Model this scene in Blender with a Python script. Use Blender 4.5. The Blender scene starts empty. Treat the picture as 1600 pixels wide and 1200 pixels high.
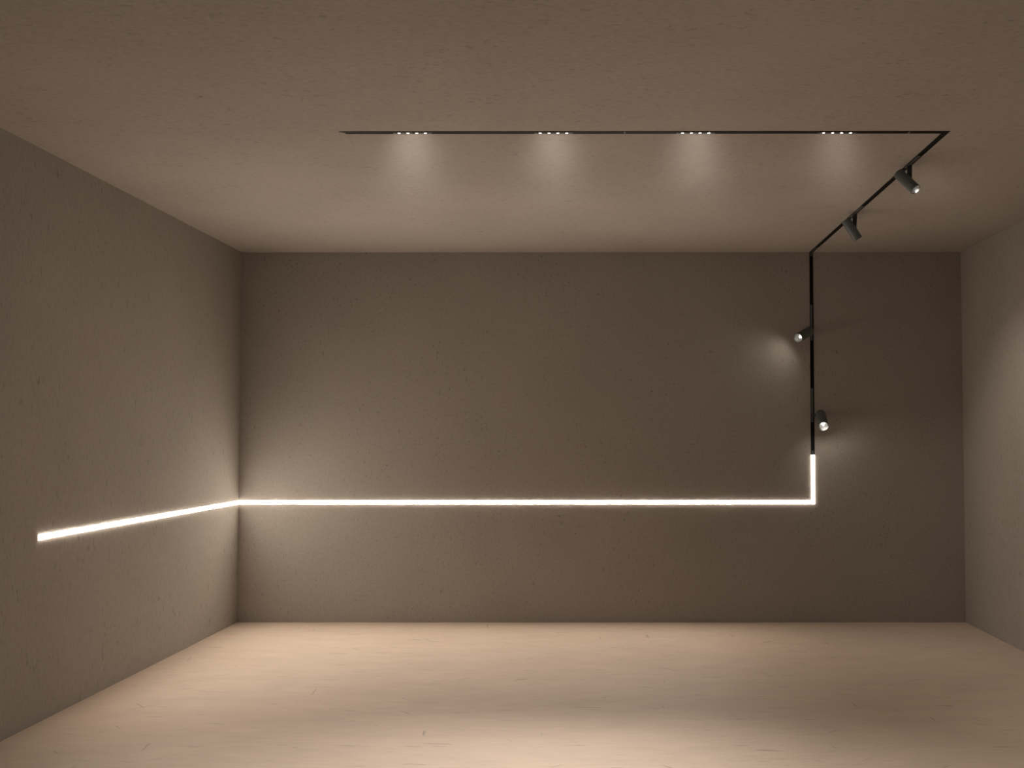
import bpy, bmesh, math
from mathutils import Vector, Matrix

C = bpy.context.scene.collection
scene = bpy.context.scene

# ----------------------------------------------------------------- room
XL, XR, D, YF, H = -2.6475, 2.6343, 7.012, -0.9, 2.70
TX, TY = 1.5355, 4.2445          # centre lines of the track (depth run / cross run)
TW = 0.0272                      # track width
ZS = 0.8682                      # height of the luminous line
LED_COL = (1.0, 0.88, 0.77)
STRIP = 120.0

# ----------------------------------------------------------------- node helpers
def new_mat(name):
    m = bpy.data.materials.new(name); m.use_nodes = True
    nt = m.node_tree; nt.nodes.clear()
    out = nt.nodes.new('ShaderNodeOutputMaterial')
    b = nt.nodes.new('ShaderNodeBsdfPrincipled')
    nt.links.new(b.outputs[0], out.inputs[0])
    return m, nt, b

class NB:
    """small expression builder on a node tree"""
    def __init__(s, nt): s.nt = nt
    def put(s, sock, v):
        if isinstance(v, (int, float)): sock.default_value = v
        else: s.nt.links.new(v, sock)
    def m(s, op, a, b=0.0, c=0.0, clamp=False):
        n = s.nt.nodes.new('ShaderNodeMath'); n.operation = op; n.use_clamp = clamp
        s.put(n.inputs[0], a); s.put(n.inputs[1], b); s.put(n.inputs[2], c)
        return n.outputs[0]
    def rng(s, v, a, b, c=0.0, d=1.0, mode='SMOOTHSTEP'):
        n = s.nt.nodes.new('ShaderNodeMapRange'); n.interpolation_type = mode; n.clamp = True
        s.put(n.inputs[0], v)
        for i, q in zip((1, 2, 3, 4), (a, b, c, d)): s.put(n.inputs[i], q)
        return n.outputs[0]
    def noise(s, vec, scale, detail=3.0, rough=0.55):
        n = s.nt.nodes.new('ShaderNodeTexNoise')
        s.nt.links.new(vec, n.inputs['Vector'])
        n.inputs['Scale'].default_value = scale; n.inputs['Detail'].default_value = detail
        n.inputs['Roughness'].default_value = rough
        return n.outputs[0]
    def mapping(s, vec, scale=(1, 1, 1), rot=(0, 0, 0), loc=(0, 0, 0)):
        n = s.nt.nodes.new('ShaderNodeMapping'); s.nt.links.new(vec, n.inputs[0])
        n.inputs['Scale'].default_value = scale; n.inputs['Rotation'].default_value = rot
        n.inputs['Location'].default_value = loc
        return n.outputs[0]

def plaster(name, col, stretch, pores=0.5, seed=0.0):
    """trowelled mineral plaster: faint clouds, fine grain along the trowel direction, sparse dark pores"""
    m, nt, b = new_mat(name); nb = NB(nt)
    tc = nt.nodes.new('ShaderNodeTexCoord').outputs['Object']
    v0 = nb.mapping(tc, loc=(seed, seed * 1.7, seed * 0.6))
    vs = nb.mapping(v0, scale=stretch)
    cloud = nb.noise(v0, 1.1, 4.0)
    grain = nb.noise(vs, 74.0, 4.0, 0.65)
    pore = nb.noise(vs, 55.0, 2.0, 0.5)
    gate = nb.noise(v0, 3.2, 2.0)
    f = nb.m('ADD', nb.rng(cloud, 0.25, 0.75, 0.93, 1.07, 'LINEAR'), nb.rng(grain, 0.25, 0.75, -0.105, 0.105, 'LINEAR'))
    pm = nb.m('MULTIPLY', nb.rng(pore, 0.63, 0.72), nb.rng(gate, 0.4, 0.6, 0.25, 1.0))
    f = nb.m('MULTIPLY', f, nb.m('SUBTRACT', 1.0, nb.m('MULTIPLY', pm, pores)))
    mix = nt.nodes.new('ShaderNodeMix'); mix.data_type = 'RGBA'; mix.blend_type = 'MULTIPLY'
    mix.inputs[0].default_value = 1.0
    mix.inputs[6].default_value = (*col, 1)
    nt.links.new(f, mix.inputs[7])
    nt.links.new(mix.outputs[2], b.inputs['Base Color'])
    b.inputs['Roughness'].default_value = 0.9
    b.inputs['Specular IOR Level'].default_value = 0.15
    bump = nt.nodes.new('ShaderNodeBump'); bump.inputs['Strength'].default_value = 0.12
    bump.inputs['Distance'].default_value = 0.004
    nt.links.new(grain, bump.inputs['Height']); nt.links.new(bump.outputs[0], b.inputs['Normal'])
    return m

def floor_mat(name, col):
    """polished screed: long streaks across the room, scuffs and short scratches"""
    m, nt, b = new_mat(name); nb = NB(nt)
    tc = nt.nodes.new('ShaderNodeTexCoord').outputs['Object']
    vs = nb.mapping(tc, scale=(0.7, 2.2, 1))
    streak = nb.noise(vs, 4.0, 6.0, 0.62)
    vf = nb.mapping(tc, scale=(0.25, 2.0, 1), rot=(0, 0, 0.03))
    fine = nb.noise(vf, 26.0, 4.0, 0.6)
    cloud = nb.noise(tc, 0.9, 3.0)
    f = nb.m('ADD', nb.rng(streak, 0.25, 0.75, 0.94, 1.06, 'LINEAR'), nb.rng(fine, 0.25, 0.75, -0.06, 0.06, 'LINEAR'))
    f = nb.m('ADD', f, nb.rng(cloud, 0.3, 0.7, -0.04, 0.04, 'LINEAR'))
    for ang, sc, lo, hi, dark, off in ((0.12, 22, 0.70, 0.76, 0.30, 3.1), (0.75, 22, 0.72, 0.77, 0.29, 7.7),
                                       (-0.6, 24, 0.72, 0.77, 0.29, 11.3), (1.45, 22, 0.73, 0.78, 0.29, 17.9),
                                       (0.0, 34, 0.70, 0.76, 0.30, 23.0)):
        v = nb.mapping(tc, rot=(0, 0, ang), loc=(off, off * 0.7, 0))
        v = nb.mapping(v, scale=(0.16, 1.7, 1))
        n = nb.noise(v, sc, 1.5, 0.5)
        f = nb.m('MULTIPLY', f, nb.rng(n, lo, hi, 1.0, 1.0 - dark))
    mix = nt.nodes.new('ShaderNodeMix'); mix.data_type = 'RGBA'; mix.blend_type = 'MULTIPLY'
    mix.inputs[0].default_value = 1.0
    mix.inputs[6].default_value = (*col, 1)
    nt.links.new(f, mix.inputs[7])
    nt.links.new(mix.outputs[2], b.inputs['Base Color'])
    b.inputs['Roughness'].default_value = 0.62
    b.inputs['Specular IOR Level'].default_value = 0.25
    return m

def paint(name, col, rough=0.5, metal=0.0, spec=0.5):
    m, nt, b = new_mat(name); nb = NB(nt)
    tc = nt.nodes.new('ShaderNodeTexCoord').outputs['Object']
    n = nb.noise(tc, 900.0, 2.0)
    nt.links.new(nb.rng(n, 0.3, 0.7, rough - 0.05, rough + 0.05, 'LINEAR'), b.inputs['Roughness'])
    b.inputs['Base Color'].default_value = (*col, 1)
    b.inputs['Metallic'].default_value = metal
    b.inputs['Specular IOR Level'].default_value = spec
    return m

def glow(name, col, strength):
    m, nt, b = new_mat(name)
    b.inputs['Base Color'].default_value = (0.8, 0.8, 0.8, 1)
    b.inputs['Emission Color'].default_value = (*col, 1)
    b.inputs['Emission Strength'].default_value = strength
    return m

WALL = (0.335, 0.303, 0.266)
CEIL = (0.405, 0.364, 0.320)
M_left = plaster('plaster_left', WALL, (1, 1, 0.35), 0.26, 3.0)
M_back = plaster('plaster_back', WALL, (1, 1, 0.7), 0.32, 9.0)
M_right = plaster('plaster_right', WALL, (1, 1, 0.35), 0.30, 15.0)
M_ceil = plaster('plaster_ceiling', CEIL, (0.5, 1, 1), 0.24, 21.0)
M_floor = floor_mat('screed', (0.69, 0.558, 0.442))
M_black = paint('black_aluminium', (0.006, 0.0055, 0.0045), 0.5, 0.0, 0.12)
M_slot = paint('slot_black', (0.006, 0.005, 0.004), 0.6, 0.0, 0.15)
M_adapt = paint('adapter_grey', (0.085, 0.082, 0.076), 0.5)
M_body = paint('charcoal_powder_coat', (0.108, 0.126, 0.122), 0.42)
M_arm = paint('arm_black', (0.018, 0.018, 0.017), 0.5)
M_rim = paint('rim_grey', (0.16, 0.155, 0.145), 0.4)
M_refl = paint('satin_reflector', (0.46, 0.455, 0.44), 0.35, 0.8)
M_strip = glow('diffuser_glow', LED_COL, STRIP)
M_dimmed = glow('dimmed_diffuser_glow', LED_COL, STRIP * 0.078)  # same line at lowered emission, to leave the corners darker
M_lens = glow('lens_glow', (1, 0.95, 0.88), 6.0)
M_led = glow('led_glow', (1, 0.96, 0.90), 5.0)
M_module = paint('module_charcoal', (0.045, 0.043, 0.040), 0.5)

# ----------------------------------------------------------------- mesh helpers
def obj(name, bm, mat, parent=None, smooth=False):
    bmesh.ops.recalc_face_normals(bm, faces=bm.faces[:])
    me = bpy.data.meshes.new(name); bm.to_mesh(me); bm.free()
    me.materials.append(mat)
    if smooth:
        for p in me.polygons: p.use_smooth = True
        me.set_sharp_from_angle(angle=math.radians(35))
    o = bpy.data.objects.new(name, me); C.objects.link(o)
    if parent: o.parent = parent
    return o

def add_box(bm, x0, x1, y0, y1, z0, z1, bevel=0.0):
    r = bmesh.ops.create_cube(bm, size=1.0)
    for v in r['verts']:
        v.co = Vector(((x0 + x1) / 2 + v.co.x * (x1 - x0), (y0 + y1) / 2 + v.co.y * (y1 - y0), (z0 + z1) / 2 + v.co.z * (z1 - z0)))
    if bevel:
        es = list({e for v in r['verts'] for e in v.link_edges})
        bmesh.ops.bevel(bm, geom=es, offset=bevel, segments=2, affect='EDGES')

def add_prism(bm, prof, origin, along, side, up, a0, a1, m0=0.0, m1=0.0):
    """extrude a closed (side, up) profile from a0 to a1; m0/m1 mitre the ends by side*m"""
    o, al, si, u = (Vector(q) for q in (origin, along, side, up))
    A = [bm.verts.new(o + al * (a0 + m0 * p[0]) + si * p[0] + u * p[1]) for p in prof]
    B = [bm.verts.new(o + al * (a1 + m1 * p[0]) + si * p[0] + u * p[1]) for p in prof]
    n = len(prof)
    for i in range(n):
        bm.faces.new((A[i], A[(i + 1) % n], B[(i + 1) % n], B[i]))
    bm.faces.new(A[::-1]); bm.faces.new(B)

def add_lathe(bm, prof, mat, seg=40, cap0=True, cap1=True):
    """prof: (radius, z) pairs; mat places it"""
    rings = []
    for r, z in prof:
        rings.append([bm.verts.new(mat @ Vector((r * math.cos(2 * math.pi * k / seg), r * math.sin(2 * math.pi * k / seg), z))) for k in range(seg)])
    for a, b in zip(rings, rings[1:]):
        for k in range(seg):
            bm.faces.new((a[k], a[(k + 1) % seg], b[(k + 1) % seg], b[k]))
    if cap0: bm.faces.new(rings[0][::-1])
    if cap1: bm.faces.new(rings[-1])

def thing(name, loc, label, cat, group=None):
    o = bpy.data.objects.new(name, None); C.objects.link(o)
    o.empty_display_size = 0.05
    o.location = loc
    o['label'] = label; o['category'] = cat
    if group: o['group'] = group
    return o

def struct(name, ext, mat, label, cat):
    bm = bmesh.new(); add_box(bm, *ext)
    o = obj(name, bm, mat); o['kind'] = 'structure'; o['label'] = label; o['category'] = cat
    return o

# ----------------------------------------------------------------- setting
T = 0.12
struct('floor', (XL - T, XR + T, YF - T, D + T, -T, 0), M_floor, 'pale beige polished floor with streaks and fine scratches', 'floor')
struct('ceiling', (XL - T, XR + T, YF - T, D + T, H, H + T), M_ceil, 'brown plaster ceiling crossed by the black lighting track', 'ceiling')
struct('wall_back', (XL, XR, D, D + T, 0, H), M_back, 'brown plaster back wall with the glowing line across it', 'wall')
struct('wall_left', (XL - T, XL, YF, D + T, 0, H), M_left, 'brown plaster left wall where the glowing line ends', 'wall')
struct('wall_right', (XR, XR + T, YF, D + T, 0, H), M_right, 'bare brown plaster wall at the right edge', 'wall')

# ----------------------------------------------------------------- black track
w = TW / 2
U_PROF = [(-w, 0), (w, 0), (w, 0.0026), (w - 0.0035, 0.0026), (w - 0.0035, 0.0008), (-w + 0.0035, 0.0008), (-w + 0.0035, 0.0026), (-w, 0.0026)]
track = thing('lighting_track', (TX, TY, H), 'slim black lighting track running along the ceiling, turning and going down the back wall', 'lighting track')
X0 = -1.1600
bm = bmesh.new()   # cross run on the ceiling, mitred at both ends
add_prism(bm, U_PROF, (-TX, 0, 0), (1, 0, 0), (0, -1, 0), (0, 0, -1), X0, TX, -1.0, 1.0)
obj('ceiling_channel', bm, M_black, track)
bm = bmesh.new()   # run towards the back wall
add_prism(bm, U_PROF, (0, 0, 0), (0, 1, 0), (1, 0, 0), (0, 0, -1), 0, D - TY, -1.0, 0.0)
obj('ceiling_channel', bm, M_black, track)
ZT = 1.2145        # where the black channel hands over to the luminous line
bm = bmesh.new()   # run down the wall
add_prism(bm, U_PROF, (0, D - TY, 0), (0, 0, -1), (1, 0, 0), (0, -1, 0), 0.0023, H - ZT, 0.0, 0.0)
obj('wall_channel', bm, M_black, track)
for x in (0.1008, 1.3716):       # butt joints of the cross run
    bm = bmesh.new(); add_box(bm, x - TX - 0.003, x - TX + 0.003, -w - 0.0004, w + 0.0004, -0.003, 0)
    j = obj('joint_cover', bm, M_rim, track); j['label'] = 'small grey joint in the black channel'
bm = bmesh.new()                 # folded connector in the ceiling/wall corner
add_box(bm, -w + 0.003, w - 0.003, 6.80 - TY, D - TY - 0.0035, -0.0045, -0.0009, 0.0006)
add_box(bm, -w + 0.003, w - 0.003, D - TY - 0.0045, D - TY - 0.0009, -0.03, -0.0045, 0.0006)
o = obj('corner_connector', bm, M_module, track); o['label'] = 'dark grey corner connector'
bm = bmesh.new()                 # end feed just above the luminous line
add_box(bm, -w + 0.004, w - 0.004, D - TY - 0.0045, D - TY - 0.0009, ZT - H + 0.001, ZT - H + 0.030, 0.0006)
o = obj('end_feed', bm, M_module, track)
for z in (0.010, 0.022):
    bm = bmesh.new()
    add_lathe(bm, [(0.0022, 0), (0.0022, 0.0012), (0.0014, 0.0016)], Matrix.Translation((0, D - TY - 0.0045, ZT - H + z)) @ Matrix.Rotation(math.pi / 2, 4, 'X'), 12)
    obj('screw', bm, M_rim, o)

# ----------------------------------------------------------------- luminous line
SW, SP = 0.0256, 0.0060
s = SW / 2
sb = 0.0212 / 2     # bright runs made slightly narrower to offset their bloom
G = 0.0012
line = thing('light_line', (TX, D - G, ZS), 'glowing white light line on back and left walls, bent upright at its right end', 'light line')
SP_PROF = [(-s, 0), (s, 0), (s, SP * 0.7), (s - 0.001, SP), (-s + 0.001, SP), (-s, SP * 0.7)]
RUN_PROF = [(-sb, 0), (sb, 0), (sb, 0.0008), (sb - 0.0004, 0.0013), (-sb + 0.0004, 0.0013), (-sb, 0.0008)]
CR = 0.58
bm = bmesh.new()   # short upright and end of the level run, emission cut to darken the floor nearby
add_prism(bm, SP_PROF, (0, 0, 0), (0, 0, 1), (1, 0, 0), (0, -1, 0), 0, ZT - 0.001 - ZS, -1.0, 0.0)
add_prism(bm, SP_PROF, (0, 0, 0), (1, 0, 0), (0, 0, 1), (0, -1, 0), -CR, 0, 0.0, -1.0)
obj('dimmed_diffuser', bm, M_dimmed, line)
CB, CL = 0.22, 0.26     # dimmed lengths on both walls beside the inside corner
bm = bmesh.new()   # long level run
add_prism(bm, RUN_PROF, (0, 0, 0), (1, 0, 0), (0, 0, 1), (0, -1, 0), XL + CB - TX, -CR, 0.0, 0.0)
obj('diffuser', bm, M_strip, line)
YE = 4.5195
bm = bmesh.new()   # run on the left wall
add_prism(bm, RUN_PROF, (XL + G - TX, -D + G, 0), (0, 1, 0), (0, 0, 1), (1, 0, 0), YE, D - CL, 0.0, 0.0)
obj('diffuser', bm, M_strip, line)
bm = bmesh.new()   # inside corner between the two, emission cut to keep the walls there darker
add_prism(bm, SP_PROF, (0, 0, 0), (1, 0, 0), (0, 0, 1), (0, -1, 0), XL + G + SP + 0.0002 - TX, XL + CB - TX, 0.0, 0.0)
add_prism(bm, SP_PROF, (XL + G - TX, -D + G, 0), (0, 1, 0), (0, 0, 1), (1, 0, 0), D - CL, D - G - 0.0002, 0.0, 0.0)
obj('dimmed_diffuser', bm, M_dimmed, line)
bm = bmesh.new(); add_box(bm, XL + G - TX, XL + G - TX + 0.0016, YE - D + G - 0.0025, YE - D + G - 0.0002, -sb, sb)
o = obj('end_cap', bm, M_rim, line); o['label'] = 'thin grey end cap'

bm = bmesh.new()   # slim profile the diffusers clip on to
add_box(bm, XL + 0.004 - TX, s - 0.003, 0.0001, G - 0.0002, -s + 0.003, s - 0.003)
add_box(bm, -s + 0.003, s - 0.003, 0.0001, G - 0.0002, s, ZT - 0.003 - ZS)
add_box(bm, XL - TX + 0.0002, XL - TX + G - 0.0001, YE - D + G, -0.004, -s + 0.003, s - 0.003)
obj('mounting_profile', bm, M_black, line)

# ----------------------------------------------------------------- lamps
def photometric(name, loc, power, h, up_amp, dn_amp, dn_cos=(0.83, 0.998), reach=0.95, half=0.085, lean=0.0, grow=0.10, start=(0.0, 0.05)):
    """point lamp with a photometric web: a grazing lobe added to streak the ceiling (+y) and a downward beam"""
    L = bpy.data.lights.new(name, 'POINT'); L.energy = power; L.color = (1, 0.94, 0.89); L.shadow_soft_size = 0.004
    L.use_nodes = True; nt = L.node_tree; nb = NB(nt)
    em = next(n for n in nt.nodes if n.type == 'EMISSION')
    tc = nt.nodes.new('ShaderNodeTexCoord').outputs['Normal']
    sp = nt.nodes.new('ShaderNodeSeparateXYZ'); nt.links.new(tc, sp.inputs[0])
    x, y, z = sp.outputs
    zc = nb.m('MAXIMUM', z, 0.012)
    d = nb.m('MULTIPLY', nb.m('DIVIDE', y, zc), h)
    l = nb.m('MULTIPLY', nb.m('DIVIDE', x, zc), h)
    l = nb.m('SUBTRACT', l, nb.m('MULTIPLY', d, lean))
    e = nb.rng(d, *start)
    dd = nb.m('DIVIDE', d, reach)
    e = nb.m('MULTIPLY', e, nb.m('EXPONENT', nb.m('MULTIPLY', nb.m('MULTIPLY', dd, dd), -1.0)))
    wd = nb.m('ADD', nb.m('MULTIPLY', nb.m('MAXIMUM', d, 0.0), grow), half)
    q = nb.m('DIVIDE', l, wd)
    e = nb.m('MULTIPLY', e, nb.m('EXPONENT', nb.m('MULTIPLY', nb.m('MULTIPLY', q, q), -1.0)))
    e = nb.m('MULTIPLY', e, nb.rng(z, 0.012, 0.016))
    i_up = nb.m('MULTIPLY', nb.m('DIVIDE', nb.m('MULTIPLY', e, h * h), nb.m('POWER', zc, 3.0)), up_amp)
    i_dn = nb.m('MULTIPLY', nb.rng(nb.m('ADD', nb.m('MULTIPLY', z, -0.945), nb.m('MULTIPLY', y, -0.327)), dn_cos[0], dn_cos[1]), dn_amp)
    nt.links.new(nb.m('ADD', i_up, i_dn), em.inputs['Strength'])
    o = bpy.data.objects.new(name, L); C.objects.link(o); o.location = loc
    return o

def spot_lamp(name, loc, direction, power, size, blend=1.0, soft=0.012, col=(1, 0.92, 0.83)):
    L = bpy.data.lights.new(name, 'SPOT'); L.energy = power; L.color = col
    L.spot_size = math.radians(size); L.spot_blend = blend; L.shadow_soft_size = soft
    o = bpy.data.objects.new(name, L); C.objects.link(o); o.location = loc
    o.rotation_euler = Vector(direction).to_track_quat('-Z', 'Y').to_euler()
    return o

# ----------------------------------------------------------------- downlight modules in the cross run
DL = [((-0.9077, -0.7899), 1.00, 0.85, 'black four-eye downlight module nearest the free left end of the ceiling track'),
      ((-0.2769, -0.1581), 0.95, 1.15, 'second four-eye downlight module from the free left end of the ceiling track'),
      ((0.3598, 0.4771), 0.85, 0.75, 'third four-eye downlight module from the free left end of the ceiling track'),
      ((0.9898, 1.1103), 0.66, 0.0, 'four-eye downlight module on the cross track nearest the right-hand track corner')]
for (xa, xb), ua, da, lab in DL:
    xc = (xa + xb) / 2
    t = thing('downlight_module', (xc, TY, H - 0.0008), lab, 'downlight', 'downlight modules in the ceiling track')
    bm = bmesh.new(); add_box(bm, -0.086, 0.086, -w + 0.0038, w - 0.0038, -0.0030, 0, 0.0004)
    obj('housing', bm, M_module, t)
    for k in range(4):
        x = (xb - xa) * (k / 3 - 0.5)
        bm = bmesh.new()
        r0 = 0.0068
        add_lathe(bm, [(r0 + 0.0012, 0), (r0 + 0.0012, 0.0006), (r0, 0.0006), (r0, 0)], Matrix.Translation((x, 0, -0.0032)), 24, False, False)
        rg = obj('lens_ring', bm, M_arm, t)
        bm = bmesh.new()
        add_lathe(bm, [(r0, 0.0), (r0 * 0.97, -0.0002), (r0 * 0.8, -0.0004), (r0 * 0.45, -0.0006), (r0 * 0.1, -0.0007)], Matrix.Translation((x, 0, -0.0027)), 24)
        o = obj('lens', bm, M_lens, rg, True); o['label'] = 'glowing white lens'
    photometric('downlight_beam', (xc, TY, H - 0.045), 30.0, 0.045, 0.56 * ua, 3.3 * da, lean=(xc / TY))

# ----------------------------------------------------------------- cylindrical spotlights
def spotlight(label, base, front, axis, L, R, arm_at, arm_dir, adapter, power, size, glow_dir=None, glow_power=0, glow_size=70, led=None):
    """base: foot on the track; front: centre of the mouth; axis: beam direction; adapter: box on the track"""
    base, front, axis = Vector(base), Vector(front), Vector(axis).normalized()
    t = thing('track_spotlight', base, label, 'spotlight', 'cylinder spotlights on the track')
    rear = front - axis * L - base
    q = axis.to_track_quat('Z', 'X').to_matrix().to_4x4()
    Mx = Matrix.Translation(rear) @ q
    t_ = R * 0.10
    bm = bmesh.new()
    add_lathe(bm, [(R * 0.90, 0), (R * 0.97, 0.0006), (R, 0.0022), (R, L - 0.0015), (R - 0.0008, L - 0.0004), (R - t_ * 0.6, L - 0.0004), (R - t_ * 0.6, L - 0.006)], Mx, 48, True, False)
    body = obj('body', bm, M_body, t, True)
    bm = bmesh.new()
    add_lathe(bm, [(R - t_ * 0.6, L - 0.005), (R - t_ * 0.6, L - 0.0012), (R - t_ * 1.4, L - 0.0012), (R - t_ * 1.4, L - 0.005)], Mx, 48, False, False)
    o = obj('front_ring', bm, M_rim, t, True); o['label'] = 'grey ring around the mouth'
    bm = bmesh.new()
    n = 8; prof = []
    for k in range(n + 1):
        a = k / n
        prof.append((R * 0.30 + (R * 0.85 - R * 0.30) * a ** 0.55, L - 0.030 + 0.026 * a))
    add_lathe(bm, prof, Mx, 48, True, False)
    refl = obj('reflector', bm, M_refl, t, True); refl['label'] = 'silvery reflector cup'
    bm = bmesh.new()
    add_box(bm, -R * 0.22, R * 0.22, -R * 0.13, R * 0.13, L - 0.0292, L - 0.0242, 0.0008)
    add_box(bm, -R * 0.13, R * 0.13, -R * 0.22, R * 0.22, L - 0.0290, L - 0.0244, 0.0008)
    bmesh.ops.transform(bm, matrix=Mx, verts=bm.verts[:])
    o = obj('led', bm, M_led, refl); o['label'] = 'glowing white light source'
    # bracket
    a0 = Vector(arm_at) - base; a1 = a0 + Vector(arm_dir)
    ax = (a1 - a0); ln = ax.length
    Ma = Matrix.Translation(a0) @ ax.to_track_quat('Z', 'Y').to_matrix().to_4x4()
    bm = bmesh.new(); add_box(bm, -0.0105, 0.0105, -0.0085, 0.0085, 0, ln, 0.0012)
    bmesh.ops.transform(bm, matrix=Ma, verts=bm.verts[:])
    obj('bracket_arm', bm, M_arm, t)
    bm = bmesh.new(); add_box(bm, *[c - base[i // 2] for i, c in enumerate(adapter)], 0.0006)
    o = obj('track_adapter', bm, M_adapt, t); o['label'] = 'grey adapter clipped into the track'
    spot_lamp('spotlight_beam', front + axis * 0.004, axis, power, size)
    if glow_dir: spot_lamp('added_patch_lamp', front + axis * 0.028, glow_dir, glow_power, glow_size)  # extra lamp off the beam axis, added to light a patch of wall
    return t

spotlight('charcoal cylinder spotlight on the ceiling track nearer the sharp track corner, its mouth glowing', (TX, 4.77, H - 0.0022),
          (1.5455, 4.69, 2.556), (0.462, -0.5044, -0.7295), 0.1375, 0.0265,
          (TX + 0.001, 4.752, H - 0.0042), (-0.004, -0.006, -0.085), (TX - 0.0115, TX + 0.0045, 4.5906, 4.80, H - 0.0062, H - 0.0027),
          52.0, 100)
photometric('added_patch_lamp', (1.556, 4.688, 2.545), 30.0, 0.155, 0.11, 0.0, reach=0.8, half=0.05, lean=0.42, grow=0.30, start=(0.05, 0.30))  # extra lamp before the mouth, added for a glow on the ceiling
spotlight('charcoal cylinder spotlight on the ceiling track nearer the back wall, its mouth turned away', (TX, 5.84, H - 0.0022),
          (1.5555, 5.795, 2.5405), (0.5417, 0.0307, -0.84), 0.1425, 0.0278,
          (TX + 0.004, 5.800, H - 0.0042), (-0.006, -0.004, -0.085), (TX - 0.0115, TX + 0.0045, 5.6042, 5.87, H - 0.0062, H - 0.0027),
          26.0, 85)
spotlight('upper charcoal spotlight on the wall track, pointing down to the left with a bright mouth', (TX, D - 0.0022, 2.12),
          (1.4021, 6.85, 2.051), (-0.6321, -0.6841, -0.364), 0.1729, 0.0345,
          (TX - 0.004, D - 0.0062, 2.108), (-0.010, -0.060, -0.004), (TX - 0.0105, TX + 0.0045, D - 0.0062, D - 0.0027, 2.05, 2.3105),
          9.0, 70, (-0.60, 0.40, -0.62), 1.0, 140)
spotlight('lower charcoal spotlight on the wall track, just above the glowing line, with a bright mouth', (TX, D - 0.0022, 1.52),
          (1.5677, 6.80, 1.4185), (-0.0846, -0.8669, -0.4912), 0.1854, 0.0358,
          (TX + 0.004, D - 0.0062, 1.500), (0.022, -0.070, -0.002), (TX - 0.0105, TX + 0.0045, D - 0.0062, D - 0.0027, 1.45, 1.6995),
          0.5, 70, (0.42, 0.42, -0.70), 1.5, 152)

# ----------------------------------------------------------------- world, camera, view
wd = bpy.data.worlds.new('World'); scene.world = wd; wd.use_nodes = True
wd.node_tree.nodes['Background'].inputs[0].default_value = (0.19, 0.21, 0.235, 1)  # dim cool fill, added to lift the dark areas through the open front

f_px, cx, cy = 1500.0, 938.6253, 630.5191
cam = bpy.data.cameras.new('Camera'); cam.sensor_fit = 'HORIZONTAL'; cam.sensor_width = 36.0
cam.lens = f_px / 1600.0 * 36.0
cam.shift_x = (800.0 - cx) / 1600.0
cam.shift_y = (cy - 600.0) / 1600.0
cam.clip_start = 0.02; cam.clip_end = 60
co = bpy.data.objects.new('Camera', cam); C.objects.link(co)
r = Vector((1.0, 0.0015, -0.0002)); u = Vector((0.0003, -0.0365, 0.9993)); fw = Vector((-0.0015, 0.9993, 0.0365))
Mc = Matrix((r, u, -fw)).transposed()
co.matrix_world = Matrix.Translation((0, 0, 1.3314)) @ Mc.to_4x4()
scene.camera = co

scene.view_settings.view_transform = 'Standard'
scene.view_settings.look = 'None'
scene.view_settings.exposure = 0.0
scene.view_settings.gamma = 1.0
scene.view_settings.use_curve_mapping = False
scene.cycles.max_bounces = 8
scene.cycles.diffuse_bounces = 6
scene.cycles.use_denoising = True
